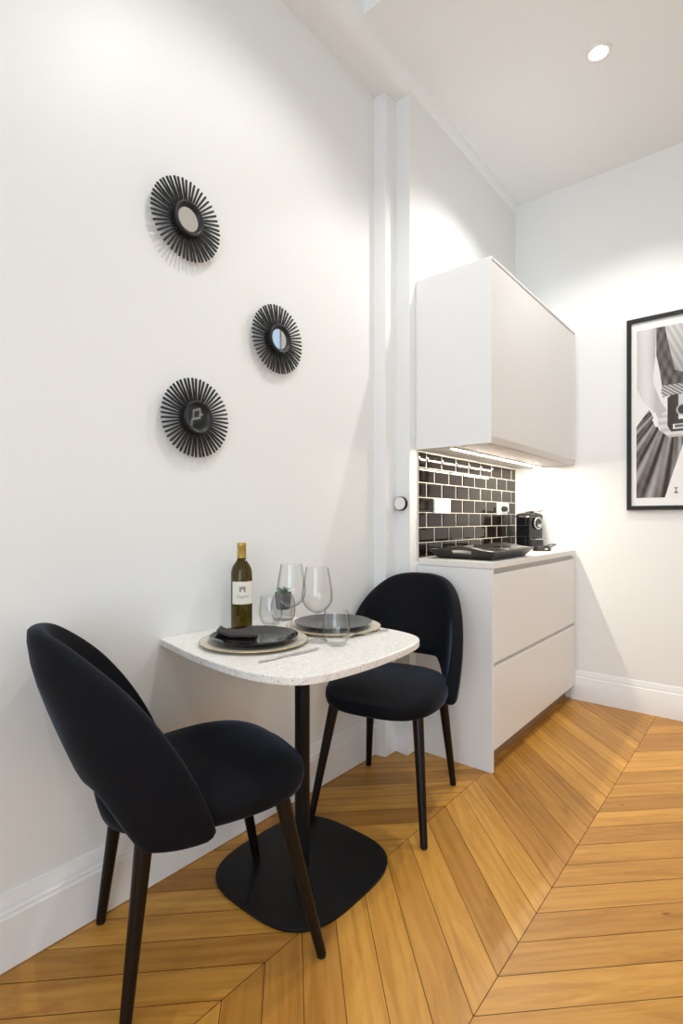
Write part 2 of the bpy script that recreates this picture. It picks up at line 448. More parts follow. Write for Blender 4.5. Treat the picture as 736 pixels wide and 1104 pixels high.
t = thing('wall_cabinet', 'white handleless wall cabinet hung on the wall above the black tiles', 'cabinet', (0, 0, 0))
UZ0, UZ1 = 1.466, 2.282
link('body', newbox(XK+.002, XC-.021, YC0-.006, YC1+.004, UZ0, UZ1, bev=.001), M['panel'], t)
bm = bmesh.new()
dp = [(XC-.019, UZ0+.028), (XC-.006, UZ0+.006), (XC-.003, UZ0+.004), (XC, UZ0+.030), (XC, UZ1-.006), (XC-.019, UZ1-.006)]
dp = [(XC-.019, UZ0+.012), (XC-.010, UZ0+.002), (XC-.0005, UZ0+.030), (XC, UZ0+.034), (XC, UZ1-.010), (XC-.002, UZ1-.008), (XC-.019, UZ1-.008)]
loft(bm, [[(x, y, z) for x, z in dp] for y in (YC0-.005, YC1+.003)])
link('door', bm, M['lacquer'], t)
link('end_panel', newbox(XK+.002, XC, YC0-.012, YC0-.0055, UZ0, UZ1, bev=.0008), M['panel'], t)
link('top_panel', newbox(XK+.002, XC, YC0-.006, YC1+.004, UZ1+.001, UZ1+.012, bev=.0008), M['panel'], t)
t = thing('light_rail', 'glowing warm white strip light fixed under the white wall cabinet', 'light')
link('housing', newbox(-1.192, -1.172, YC0+.02, YC1-.02, UZ0-.006, UZ0-.0002, bev=.001), M['white_plastic'], t)
link('diffuser', newbox(-1.1865, -1.1775, YC0+.025, YC1-.025, UZ0-.0075, UZ0-.0062), M['led'], t)

# sockets
def socket_part(t, y, z):
    bm = bmesh.new()
    R = Matrix.Rotation(PI/2, 4, 'Y')
    lathe(bm, [(.0, .0002), (.0185, .0002), (.0195, .0016), (.0215, .0016), (.022, -.001)], 28)
    bmesh.ops.transform(bm, matrix=Matrix.Translation((0, y, z)) @ R, verts=bm.verts)
    r = link('socket_recess', bm, M['white_plastic'], t, smooth=True, autosmooth=40)
    for dy in (-.0095, .0095):
        bm = bmesh.new(); lathe(bm, [(0, .0042), (.0028, .0042), (.0028, .001), (0, .001)], 12)
        bmesh.ops.transform(bm, matrix=Matrix.Translation((-.0035, y+dy, z)) @ R, verts=bm.verts)
        link('pin_hole', bm, M['black_plastic'], r)
def socket(y0, y1, z0, z1, label):
    t = thing('wall_socket', label, 'socket', (tx+.0098, (y0+y1)/2, (z0+z1)/2), 0, 'white double sockets on the black tiles')
    w, h = (y1-y0)/2, (z1-z0)/2
    link('plate', newbox(-.004, .0085, -w, w, -h, h, bev=.003), M['white_plastic'], t)
    for s in (-1, 1): socket_part(t, s*w*.5, 0)
    for o in t.children:
        if o.name.startswith('socket_recess'): o.location.x = .0086
    return t
socket(2.378, 2.546, 1.157, 1.233, 'white double wall socket with empty outlets on the black tiles near the end panel')
socket(3.172, 3.340, 1.155, 1.230, 'white double wall socket holding a black plug, on the black tiles beside the coffee machine')
t = thing('power_plug', 'black plug with a hanging cord in the white socket beside the coffee machine', 'plug', (0, 0, 0))
bm = bmesh.new()
lathe(bm, [(0, 0), (.018, 0), (.0185, .012), (.016, .026), (.009, .034), (.0, .036)], 24)
bmesh.ops.transform(bm, matrix=Matrix.Translation((tx+.0188, 3.232, 1.1925)) @ Matrix.Rotation(PI/2, 4, 'Y'), verts=bm.verts)
link('plug_body', bm, M['black_plastic'], t, smooth=True, autosmooth=40)
bm = bmesh.new()
cx0 = tx+.05
pts = [(cx0, 3.232, 1.185), (cx0+.006, 3.234, 1.165), (cx0+.004, 3.240, 1.12), (cx0, 3.252, 1.06), (cx0-.003, 3.262, 1.01), (cx0+.001, 3.27, .965), (cx0+.006, 3.285, .944), (cx0+.008, 3.33, .940)]
tube(bm, pts, .0033, 10)
link('cord', bm, M['black_plastic'], t, smooth=True)

# tray
t = thing('serving_tray', 'black rectangular serving tray with flared sides and cut-out handles on the off-white worktop', 'tray', (0, 0, .9362))
bx0, bx1, by0, by1 = -1.285, -1.018, 2.315, 2.735
tz, fl = .044, .036
link('tray_bottom', newbox(bx0-.002, bx1+.002, by0-.002, by1+.002, 0, .006, bev=.001), M['tray'], t)
def tray_side(p0, p1, q0, q1, handle):
    """p0-p1 bottom edge, q0-q1 top edge."""
    p0, p1, q0, q1 = map(Vector, (p0, p1, q0, q1))
    bm = bmesh.new()
    S = [0, .12, .24, .34, .38, .44, .5, .56, .62, .66, .76, .88, 1]
    Tt = [0, .42, .72, 1]
    V = {}
    for i, s in enumerate(S):
        rise = .020*math.sin(PI*s)**2 if handle else 0
        for j, tt in enumerate(Tt):
            a = p0.lerp(p1, s); b = q0.lerp(q1, s)+Vector((0, 0, rise))
            V[i, j] = bm.verts.new(a.lerp(b, tt))
    for i in range(len(S)-1):
        for j in range(3):
            if handle and j == 1 and 3 <= i < 9: continue
            bm.faces.new((V[i, j], V[i+1, j], V[i+1, j+1], V[i, j+1]))
    o = link('tray_side', bm, M['tray'], t)
    so = o.modifiers.new('s', 'SOLIDIFY'); so.thickness = .007; so.offset = 0
    return o
c = [(bx0, by0, .004), (bx1, by0, .004), (bx1, by1, .004), (bx0, by1, .004)]
d = [(bx0-fl, by0-fl, tz), (bx1+fl, by0-fl, tz), (bx1+fl, by1+fl, tz), (bx0-fl, by1+fl, tz)]
for i in range(4):
    j = (i+1) % 4
    tray_side(c[i], c[j], d[i], d[j], i % 2 == 0)

# coffee machine
t = thing('coffee_machine', 'small glossy black coffee machine with a chrome ring in the worktop corner', 'coffee machine', (-1.228, 3.394, .9362), math.radians(-20))
link('body', newbox(-.055, .052, -.063, .063, .004, .205, bev=.005, seg=3), M['black_gloss'], t)
link('base', newbox(-.057, .056, -.064, .064, 0, .006, bev=.002), M['black_plastic'], t)
bm = bmesh.new()
loops = []
for x, z0, z1 in ((-.060, .206, .216), (-.045, .206, .226), (0, .206, .231), (.04, .206, .228), (.058, .206, .214)):
    loops.append([(x, -.060, z0), (x, .060, z0), (x, .056, z1), (x, 0, z1+.004), (x, -.056, z1)])
loft(bm, loops)
link('top_cover', bm, M['black_gloss'], t)
bm = bmesh.new()
tube(bm, [(-.075, -.04, .2065), (-.04, -.0645, .2065), (.02, -.0645, .2065), (.055, -.055, .2065)], .004, 8)
link('chrome_trim', bm, M['chrome'], t, smooth=True)['label'] = 'chrome edge strip'
bm = bmesh.new()
tube(bm, [(-.03, .0, .234), (.02, .01, .240), (.05, .035, .246), (.07, .05, .250)], [.006, .007, .008, .005], 10)
link('lever', bm, M['chrome'], t, smooth=True)['label'] = 'chrome lever'
RX = Matrix.Rotation(PI/2, 4, 'Y')
bm = bmesh.new(); lathe(bm, [(0, 0), (.036, 0), (.0365, .006), (.034, .012), (0, .013)], 40)
bmesh.ops.transform(bm, matrix=Matrix.Translation((.051, .008, .165)) @ RX, verts=bm.verts)
hd = link('brew_head', bm, M['black_gloss'], t, smooth=True, autosmooth=40)
bm = bmesh.new(); lathe(bm, [(.030, .0), (.038, .0), (.039, .004), (.0365, .007), (.031, .006), (.030, .0)], 40)
bmesh.ops.transform(bm, matrix=Matrix.Translation((.0595, .008, .165)) @ RX, verts=bm.verts)
link('chrome_ring', bm, M['chrome'], hd, smooth=True)
link('spout', newbox(.055, .074, -.006, .022, .142, .162, bev=.004), M['chrome'], hd)
link('cup_rest', newbox(.050, .098, -.058, .060, .062, .070, bev=.003), M['chrome'], t)
link('drip_box', newbox(.051, .062, -.056, .058, .006, .058, bev=.003), M['black_plastic'], t)

# round base in front
t = thing('frother_base', 'low round black appliance base with a loop handle beside the coffee machine', 'appliance base', (-1.095, 3.235, .9362))
bm = bmesh.new(); lathe(bm, [(0, 0), (.052, 0), (.053, .004), (.046, .026), (.043, .030), (.038, .030), (.036, .026), (0, .026)], 44)
link('body', bm, M['black_plastic'], t, smooth=True, autosmooth=40)
bm = bmesh.new()
tube(bm, [(.01, .040, .020), (.02, .055, .034), (.035, .075, .038), (.055, .080, .038), (.062, .066, .037), (.055, .048, .034), (.040, .028, .022)], .0028, 10)
link('loop_handle', bm, M['black_plastic'], t, smooth=True)
bm = bmesh.new()
for i in range(9):
    a0 = math.radians(-52+i*2.6); 
    z0, z1 = .009, .018
    rr = lambda z: .0536-.0072*((z-.004)/.022)
    a1 = math.radians(-52+i*2.6+1.7)
    bm.faces.new([bm.verts.new((rr(z)*math.cos(a), rr(z)*math.sin(a), z)) for a, z in ((a0, z0), (a1, z0), (a1, z1), (a0, z1))])
o = link('badge', bm, M['white_plastic'], t); o['label'] = 'pale lettered badge'
o.modifiers.new('s', 'SOLIDIFY').thickness = .0006

# round dial on the stepped wall corner
t = thing('wall_dial', 'round white wall dial with a dark rim on the stepped wall corner', 'dial', (-1.405, 2.1675, 1.203))
RY = Matrix.Rotation(PI/2, 4, 'X')
bm = bmesh.new(); lathe(bm, [(0, 0), (.034, 0), (.034, .016), (.032, .0185), (.030, .016), (0, .016)], 40); bm.transform(RY)
link('rim', bm, M['black_metal'], t, smooth=True, autosmooth=40)['label'] = 'dark rim'
bm = bmesh.new(); lathe(bm, [(0, .0161), (.0305, .0161), (.0305, .021), (.029, .023), (0, .0238)], 40); bm.transform(RY)
link('face', bm, M['white_plastic'], t, smooth=True, autosmooth=40)['label'] = 'white face'

# ------------------------------------------------------------------ mirrors
def make_mirror(label, y, z, loc_rot):
    t = thing('sunburst_mirror', label, 'mirror', (XW+.006, y, z), 0, 'round black sunburst mirrors on the white wall')
    bm = bmesh.new()
    lathe(bm, [(.0375, .0235), (.039, .0265), (.046, .0320), (.051, .0345), (.054, .0335), (.056, .030), (.056, .012), (.050, .008), (.030, .008), (.030, .022), (.0375, .0235)], 56)
    bm.transform(RX)
    link('ring', bm, M['black_wood'], t, smooth=True, autosmooth=50)
    bm = bmesh.new(); lathe(bm, [(0, .0235), (.0380, .0235)], 48); bm.transform(RX)
    link('mirror_glass', bm, M['mirror'], t, smooth=True)
    bm = bmesh.new(); lathe(bm, [(0, -.006), (.052, -.006), (.054, .012), (0, .012)], 40); bm.transform(RX)
    link('back_plate', bm, M['black_wood'], t, smooth=True, autosmooth=40)
    n = 52
    bm = bmesh.new(); 
    loops = []
    for r, w in ((.050, .0022), (.090, .0027), (.128, .0030), (.1305, .0025)):
        h = .0024
        x = .016
        loops.append([(x-h, -w, r), (x-h, w, r), (x+h, w, r), (x+h, -w, r)])
    loft(bm, loops)
    s0 = link('ray', bm, M['black_wood'], t)
    for k in range(n):
        s = s0 if k == 0 else s0.copy()
        if k: C.objects.link(s); s.parent = t
        s.rotation_euler = (2*PI*k/n+loc_rot, 0, 0)
        s.location = (.001 if k % 2 else -.001, 0, 0)
    return t
make_mirror('black sunburst mirror highest on the white wall', 1.008+.004, 2.105, .02)
make_mirror('black sunburst mirror at middle height, nearest the stepped wall corner', 1.420, 1.822, .05)
make_mirror('black sunburst mirror lowest on the wall, with a dark reflection in its glass', 1.047, 1.464, .0)

# ------------------------------------------------------------------ dining table
t = thing('dining_table', 'white terrazzo table with rounded corners on a black pedestal, pushed against the wall', 'table', (-1.19, 1.245, 0))
TC = (-1.19, 1.188)
def table_outline():
    # rounded barrel outline, straight along the wall
    pts = []
    key = [(-1.507, .926), (-1.40, .905), (-1.30, .885), (-1.20, .872), (-1.10, .864), (-1.02, .865), (-.955, .876), (-.905, .897), (-.870, .932), (-.850, .985), (-.838, 1.06), (-.833, 1.13), (-.832, 1.188)]
    yc = 1.188
    full = key+[(x, 2*yc-y) for x, y in reversed(key[:-1])]
    # smooth (Catmull-Rom)
    n = len(full)
    for i in range(n-1):
        p0, p1, p2, p3 = full[max(i-1, 0)], full[i], full[i+1], full[min(i+2, n-1)]
        for q in range(4):
            u = q/4
            f = lambda a, b, c_, d_: .5*(2*b+(c_-a)*u+(2*a-5*b+4*c_-d_)*u*u+(-a+3*b-3*c_+d_)*u**3)
            pts.append((f(p0[0], p1[0], p2[0], p3[0]), f(p0[1], p1[1], p2[1], p3[1])))
    pts.append(full[-1])
    return pts
ol = [(x+1.19, y-1.245) for x, y in table_outline()]
cxm = -.0; cym = 1.188-1.245
def inset(ps, d):
    out = []
    for i, (x, y) in enumerate(ps):
        a, b = ps[i-1], ps[(i+1) % len(ps)]
        tx_, ty_ = b[0]-a[0], b[1]-a[1]; l = math.hypot(tx_, ty_) or 1
        out.append((x-ty_/l*d, y+tx_/l*d))
    return out
bm = bmesh.new()
def wallfix(ps):
    return [(max(x, -1.507+1.19), y) for x, y in ps]
loft(bm, [[(x, y, z) for x, y in wallfix(inset(ol, d))] for d, z in ((.003, .7285), (.0005, .7295), (0, .7315), (0, .747), (.001, .7492), (.003, .750))])
link('tabletop', bm, M['terrazzo'], t)
bm = bmesh.new(); lathe(bm, [(0, .008), (.0245, .008), (.0245, .7275), (0, .7275)], 36)
link('pole', bm, M['black_metal'], t, smooth=True, autosmooth=40)
bm = bmesh.new(); lathe(bm, [(0, .716), (.09, .716), (.092, .720), (.092, .728), (0, .728)], 36)
link('mounting_plate', bm, M['black_metal'], t, smooth=True, autosmooth=40)
bm = bmesh.new()
bo = superell(.234, .252, 3.2, 96)
bo = [(x+.004, y+.002) for x, y in bo]
loft(bm, [[(x*s, y*s, z) for x, y in bo] for s, z in ((.992, 0), (1, .0015), (1, .0085), (.995, .0098), (.985, .010))])
link('base_plate', bm, M['black_metal'], t, smooth=True, autosmooth=35)

# ------------------------------------------------------------------ chairs
def smoothstep(a, b, x):
    t = min(max((x-a)/(b-a), 0), 1); return t*t*(3-2*t)
def make_chair(label, loc, rz, lift=0):
    t = thing('dining_chair', label, 'chair', loc, rz, 'black velvet dining chairs at the terrazzo table')
    # seat cushion
    bm = bmesh.new()
    prof = [(.80, .408), (.92, .410), (.975, .420), (1.0, .442), (.993, .464), (.955, .484), (.87, .500), (.73, .512), (.52, .520), (.28, .5235), (.10, .5245)]
    NN = 72
    def outline(sx):
        o = []
        for x, y in superell(.230*sx, .262*sx, 2.9, NN):
            if y < 0: x *= 1-.10*(-y/.262)
            o.append((x, y-.008))
        return o
    loops = []
    for s, z in prof:
        L_ = []
        for x, y in outline(s):
            zz = z
            if y > .10 and z > .47: zz -= .022*((y-.10)/.15)**2      # waterfall front
            if y < .05 and z > .47: zz -= .018*((.05-y)/.30)
            L_.append((x, y, zz))
        loops.append(L_)
    loft(bm, loops)
    link('seat', bm, M['velvet'], t, smooth=True)
    # wrap-around backrest
    PH = math.radians(102)
    def zu(ph):     # upper rim
        d = math.degrees(abs(ph))
        K = [(0, .878), (15, .874), (30, .859), (45, .820), (58, .766), (68, .704), (78, .628), (88, .545), (96, .480), (102, .436)]
        for i in range(len(K)-1):
            (a, za), (b, zb) = K[i], K[i+1]
            if d <= b or i == len(K)-2:
                z0 = K[i-1] if i else (-b, zb)
                z3 = K[i+2] if i+2 < len(K) else (2*b-a, 2*zb-za)
                m1 = (zb-z0[1])/(b-z0[0]); m2 = (z3[1]-za)/(z3[0]-a)
                u = min((d-a)/(b-a), 1); h = b-a
                return za*(2*u**3-3*u*u+1)+m1*h*(u**3-2*u*u+u)+zb*(-2*u**3+3*u*u)+m2*h*(u**3-u*u)
    def zl(ph):
        d = math.degrees(abs(ph))
        return .526+(.396-.526)*smoothstep(22, 60, d)
    def mid(ph, z):
        tt = max((z-.43)/.44, 0)
        tl = min(tt, 1.05); lean = .124*(.4*tl+.6*smoothstep(0, 1, tl))
        Wx = .229+.014*math.sin(PI*min(tt, 1))
        D = .235
        c_, s_ = math.cos(ph), math.sin(ph)
        # squarer than a circle behind
        x = Wx*math.copysign(abs(s_)**.84, s_)
        y = -.272 + .225*(1-c_)/1.208 - lean*(max(c_, 0)**.8)
        return Vector((x, y, z))
    bm = bmesh.new()
    loops = []
    nphi = 64; nth = 32
    for i in range(nphi+1):
        a = -1+2*i/nphi
        ph = PH*a
        e = min(1, (1-abs(a))/.07)
        endk = math.sqrt(max(1-(1-e)**2, 0))
        endk = max(endk, .12)
        zt_, zb_ = zu(ph), zl(ph)
        zm, hh = (zt_+zb_)/2, (zt_+zb_)/2-zb_
        hh *= (.35+.65*endk)
        T_ = .026*(.4+.6*endk)
        L_ = []
        for k in range(nth):
            th = 2*PI*k/nth
            c_, s_ = math.cos(th), math.sin(th)
            # half-round ends whose radius is the thickness
            st = hh-T_ if hh > T_ else 0
            zz = zm + (math.copysign(1, s_)*st*min(1, abs(s_)*1.6) + (T_ if hh > T_ else hh)*s_*(abs(s_) > .0))*1.0
            n_off = T_*c_ if abs(s_) > .62 else T_*math.copysign(1, c_)*(1-.215*(abs(s_)/.62)**3)
            zz = min(max(zz, zm-hh), zm+hh)
            p = mid(ph, zz)
            q = (mid(ph+.02, zz)-mid(ph-.02, zz)).normalized()
            v = (mid(ph, zz+.01)-mid(ph, zz-.01)).normalized()
            nrm = q.cross(v).normalized()
            L_.append(p+nrm*n_off)
        loops.append(L_)
    loft(bm, loops)
    link('backrest', bm, M['velvet'], t, smooth=True)
    # legs
    for fx, fy, tx_, ty_ in ((-.222, .238, -.166, .142), (.222, .238, .166, .142), (-.196, -.235, -.158, -.182), (.196, -.235, .158, -.182)):
        bm = bmesh.new()
        zf = lift if (fx < 0 and fy > 0) else 0
        a = Vector((fx, fy, .006+zf)); b = Vector((tx_, ty_, .445))
        tube(bm, [a, a.lerp(b, .5), b], [.0130, .0170, .0215], 20)
        lg = link('leg', bm, M['leg_wood'], t, smooth=True, autosmooth=50)
        bm = bmesh.new(); lathe(bm, [(0, 0), (.0118, 0), (.0125, .007), (0, .007)], 16, fx, fy); bm.transform(Matrix.Translation((0, 0, zf)))
        link('foot_glide', bm, M['rubber'], lg)
    return t
make_chair('black velvet chair in the foreground, seen from behind with its back to the camera', (-1.196, .870, 0), -.338, .0105)
ch2 = make_chair('black velvet chair across the table, facing the camera beside the white cabinet', (-1.201, 1.762, 0), 3.36)

# ------------------------------------------------------------------ tableware
TT = .7502
def rev(name, prof, m, parent, seg=64, asm=50):
    bm = bmesh.new(); lathe(bm, prof, seg)
    return link(name, bm, m, parent, smooth=True, autosmooth=asm)

def charger(label, x, y):
    t = thing('charger_plate', label, 'charger plate', (x, y, TT), 0, 'beige charger plates with gold rims')
    rev('plate_body', [(0, 0), (.10, 0), (.115, .002), (.150, .006), (.1635, .0085), (.163, .0105), (.150, .009), (.116, .005), (.10, .0035), (0, .0035)], M['charger'], t)
    bm = bmesh.new()
    r0 = .0015
    loft(bm, [[((.1638+r0*math.cos(2*PI*k/8))*math.cos(a), (.1638+r0*math.cos(2*PI*k/8))*math.sin(a), .0096+r0*math.sin(2*PI*k/8)) for k in range(8)] for a in [2*PI*i/72 for i in range(73)]], False, False)
    link('gold_rim', bm, M['gold'], t, smooth=True)['label'] = 'gold rim'
    return t
NP, FP = (-1.238, 1.083), (-1.192, 1.403)
charger('beige gold-rimmed charger plate under the glossy black plate nearest the camera', *NP)
charger('beige gold-rimmed charger plate under the matt charcoal plate at the far setting', *FP)
def plate(label, x, y, m):
    t = thing('dinner_plate', label, 'plate', (x, y, TT+.0037), 0, 'dark dinner plates on the chargers')
    rev('plate_body', [(0, 0), (.080, 0), (.084, .002), (.110, .010), (.1335, .0185), (.1345, .0200), (.1335, .0210), (.112, .0145), (.090, .0075), (.082, .0055), (0, .005)], m, t)
    return t
plate('glossy black dinner plate holding a folded dark napkin, nearest the camera', *NP, M['plate_gloss'])
plate('matt charcoal dinner plate at the far setting, behind the wine glasses', *FP, M['plate_grey'])
# folded napkin resting on the left of the near plate
t = thing('napkin', 'folded dark napkin on the left side of the glossy black plate', 'napkin', (NP[0]-.068, NP[1]-.012, TT+.0037+.0062), math.radians(38))
for k in range(2):
    bm = bmesh.new(); V = {}
    nx, ny = 20, 8; t_rot = math.radians(38)
    for i in range(nx+1):
        for j in range(ny+1):
            u, v = -1+2*i/nx, -1+2*j/ny
            x = u*.060; y = v*(.026-.004*k)
            yy = y+.004*u*u
            wx = -.068+x*math.cos(t_rot)-yy*math.sin(t_rot); wy = -.012+x*math.sin(t_rot)+yy*math.cos(t_rot)
            rr = math.hypot(wx, wy)
            z = .0030+.0036*k+.0005*math.sin(u*5+k)+max(rr-.078, 0)*.30+.006*max(-u-.6, 0)
            V[i, j] = bm.verts.new((x, y+.004*u*u, z))
    for i in range(nx):
        for j in range(ny): bm.faces.new((V[i, j], V[i+1, j], V[i+1, j+1], V[i, j+1]))
    o = link('fold', bm, M['napkin'], t, smooth=True)
    o.modifiers.new('s', 'SOLIDIFY').thickness = .0032

# wine bottle
t = thing('wine_bottle', 'olive green wine bottle with a cream label and gold capsule by the wall', 'bottle', (-1.432, 1.195, TT))
rev('glass_body', [(0, .010), (.020, .004), (.030, 0), (.0345, .001), (.0365, .005), (.0367, .012), (.0367, .186), (.0360, .196), (.0335, .208), (.0285, .219), (.0220, .228), (.0170, .236), (.0148, .246), (.0143, .256), (.0143, .292), (.0135, .2935), (0, .2935)], M['bottle'], t)
#rev('wine', [(0, .013), (.030, .008), (.0335, .012), (.0335, .186), (.031, .204), (.0225, .222), (.0130, .240), (.0115, .256), (0, .256)], mat('white_wine', (.16, .115, .01), .1, spec=.3), t)
rev('capsule', [(.0146, .2435), (.0152, .2435), (.0154, .246), (.0154, .282), (.0160, .283), (.0160, .291), (.0152, .2965), (0, .2970)], M['capsule'], t)
# label: curved sheet facing the camera
LA = math.radians(-31)     # centre direction
def onlabel(u, z, r=.0371):      # u = arc length
    a = LA+u/r; return (r*math.cos(a), r*math.sin(a), z)
bm = bmesh.new()
us = [-.042+.084*i/30 for i in range(31)]
rows = [[bm.verts.new(onlabel(u, z)) for u in us] for z in (.088, .120, .165)]
for a, b in zip(rows, rows[1:]):
    for i in range(30): bm.faces.new((a[i], a[i+1], b[i+1], b[i]))
lb = link('paper_label', bm, M['paper'], t, smooth=True)
# printed emblem (a small gatehouse) and lettering, bent round the bottle
bm = bmesh.new()
def quad(u0, u1, z0, z1):
    n = max(1, int((u1-u0)/.002)); 
    for i in range(n):
        a, b = u0+(u1-u0)*i/n, u0+(u1-u0)*(i+1)/n
        bm.faces.new([bm.verts.new(onlabel(u, z, .03722)) for u, z in ((a, z0), (b, z0), (b, z1), (a, z1))])
e0 = -.003
for q in ((-.011, -.007, .130, .146), (.007, .011, .130, .146), (-.007, .007, .139, .147), (-.007, -.004, .130, .139), (.004, .007, .130, .139), (-.011, -.009, .146, .149), (-.004, -.001, .147, .150), (.002, .005, .147, .150), (.009, .011, .146, .149)):
    quad(q[0]+e0, q[1]+e0, q[2], q[3])
link('emblem', bm, M['ink'], lb)
cu = bpy.data.curves.new('lettering', 'FONT'); cu.body = 'Seguin'; cu.size = .0155; cu.align_x = 'CENTER'; cu.shear = .25; cu.resolution_u = 2
to = bpy.data.objects.new('lettering_source', cu); C.objects.link(to)
bpy.context.view_layer.update()
me = bpy.data.meshes.new_from_object(to.evaluated_get(bpy.context.evaluated_depsgraph_get()))
bpy.data.objects.remove(to)
for v in me.vertices: v.co = Vector(onlabel(v.co.x*1.05+e0, v.co.y+.110, .03722))
me.materials.clear(); me.materials.append(M['ink'])
o = bpy.data.objects.new('lettering', me); C.objects.link(o); o.parent = lb

# succulent in a ribbed glass
t = thing('potted_succulent', 'small green succulent in a grey pot inside a ribbed glass by the wall', 'plant', (-1.432, 1.395, TT))
bm = bmesh.new()
prof = [(.028, .0), (.036, .002), (.0415, .015), (.044, .035), (.044, .055), (.0415, .072), (.0365, .086), (.0335, .092)]
seg = 96; rings = []
for r, z in prof:
    rings.append([(r*(1+.035*math.cos(24*2*PI*i/seg))*math.cos(2*PI*i/seg), r*(1+.035*math.cos(24*2*PI*i/seg))*math.sin(2*PI*i/seg), z) for i in range(seg)])
loft(bm, rings, True, False)
o = link('ribbed_glass', bm, M['ribbed_glass'], t, smooth=True); o['label'] = 'clear ribbed glass'
rev('pot', [(0, .040), (.022, .040), (.026, .044), (.031, .100), (.0315, .103), (.029, .103), (.028, .096), (0, .096)], M['pot'], t, 40)
rp = random.Random(5)
k = 0
for ring_, n, L_, tilt in ((0, 5, .030, 22), (1, 7, .036, 48), (2, 8, .036, 70)):
    for i in range(n):
        bm = bmesh.new()
        loops = []
        for s, w in ((0, .45), (.25, .85), (.55, 1), (.8, .7), (.95, .3), (1, .05)):
            w *= .0062
            loops.append([(w*math.cos(a), w*.45*math.sin(a)-.006*s*s, s*L_) for a in [2*PI*q/10 for q in range(10)]])
        loft(bm, loops)
        R = Matrix.Rotation(2*PI*(i+.3*ring_)/n+rp.uniform(-.15, .15), 4, 'Z') @ Matrix.Rotation(math.radians(tilt+rp.uniform(-6, 6)), 4, 'X')
        bm.transform(Matrix.Translation((0, 0, .098)) @ R)
        link('leaf', bm, M['leaf'], t, smooth=True)

# wine glasses
def wine_glass(label, x, y):
    t = thing('wine_glass', label, 'wine glass', (x, y, TT), 0, 'stemmed wine glasses on the terrazzo table')
    rev('foot', [(0, 0), (.034, 0), (.035, .0012), (.031, .0025), (.015, .0055), (.006, .010), (.0, .011)], M['glass'], t, 56, 40)
    rev('stem', [(.0055, .0105), (.0040, .018), (.0036, .045), (.0038, .075), (.0052, .086), (.0085, .0905)], M['solid_glass'], t, 24)
    rev('bowl', [(0, .0875), (.012, .090), (.026, .0975), (.038, .109), (.0455, .123), (.0480, .137), (.0472, .155), (.0440, .180), (.0395, .205), (.0352, .230), (.0343, .230), (.0386, .205), (.0430, .180), (.0462, .155), (.0470, .137), (.0445, .1235), (.0372, .110), (.0255, .0990), (.012, .0920), (0, .090)], M['glass'], t, 64)
    return t
wine_glass('stemmed wine glass farther from the camera, in front of the succulent', -1.232, 1.232+.005)
wine_glass('stemmed wine glass nearer the camera, standing between the two plates beside the tumbler', -1.095, 1.212)
def tumbler(label, x, y):
    t = thing('tumbler', label, 'glass', (x, y, TT), 0, 'stemless glass tumblers on the terrazzo table')
    rev('glass_wall', [(.0, .0), (.024, .0), (.029, .003), (.0375, .020), (.0415, .040), (.0418, .055), (.0395, .078), (.0355, .102), (.0346, .102), (.0385, .078), (.0406, .055), (.0403, .040), (.0360, .021), (.027, .008), (.022, .0065), (0, .006)], M['glass'], t, 64)
    return t
tumbler('empty stemless tumbler at the table front, beside the charcoal plate', -1.024, 1.219)
tumbler('empty stemless tumbler near the wall, in front of the succulent', -1.398, 1.300)
# cutlery
def knife(p0, p1, label):
    p0, p1 = Vector(p0), Vector(p1); d = p1-p0; Ln = d.length
    t = thing('table_knife', label, 'knife', (*p0, TT), math.atan2(d.y, d.x))
    bm = bmesh.new()
    sec = [(0, .004, .003), (.01, .0060, .0042), (Ln*.25, .0055, .0045), (Ln*.44, .0042, .004), (Ln*.46, .0036, .0035)]
    loft(bm, [[(x, w*math.cos(a), h*.62+h*.6*math.sin(a)) for a in [2*PI*k/12 for k in range(12)]] for x, w, h in sec])
    link('handle', bm, M['steel'], t, smooth=True, autosmooth=60)
    bm = bmesh.new()
    sec = [(Ln*.455, -.003, .003), (Ln*.50, -.007, .0045), (Ln*.75, -.010, .006), (Ln*.92, -.009, .006), (Ln*.98, -.004, .005), (Ln, .002, .004)]
    loft(bm, [[(x, a, .0016), (x, b, .0016), (x, b, .0034), (x, a, .0022)] for x, a, b in sec])
    link('blade', bm, M['steel'], t)
knife((-1.052, .935), (-1.030, 1.150), 'steel table knife lying beside the glossy black plate')
def fork(p0, p1, label):
    p0, p1 = Vector(p0), Vector(p1); d = p1-p0; Ln = d.length
    t = thing('table_fork', label, 'fork', (*p0, TT), math.atan2(d.y, d.x))
    zc = lambda x: .003+.010*smoothstep(.55, .72, x/Ln)*(1-smoothstep(.78, 1.0, x/Ln))
    bm = bmesh.new()
    loft(bm, [[(x, -w, zc(x)-h), (x, w, zc(x)-h), (x, w, zc(x)+h), (x, -w, zc(x)+h)] for x, w, h in ((0, .006, .0012), (Ln*.06, .0085, .0014), (Ln*.25, .006, .0016), (Ln*.5, .0032, .0018), (Ln*.62, .0034, .0018), (Ln*.68, .008, .0012), (Ln*.74, .0115, .001), (Ln*.79, .0118, .001))])
    link('handle', bm, M['steel'], t, smooth=True, autosmooth=40)
    for k in range(4):
        yy = -.0099+.0066*k; bm = bmesh.new()
        loft(bm, [[(x, yy-w, zc(x)-.0008), (x, yy+w, zc(x)-.0008), (x, yy+w, zc(x)+.0008), (x, yy-w, zc(x)+.0008)] for x, w in ((Ln*.785, .0018), (Ln*.86, .0016), (Ln*.94, .0014), (Ln, .0006))])
        link('tine', bm, M['steel'], t)
fork((-1.020, 1.485), (-1.055, 1.290), 'steel fork lying beside the charcoal plate at the far setting')

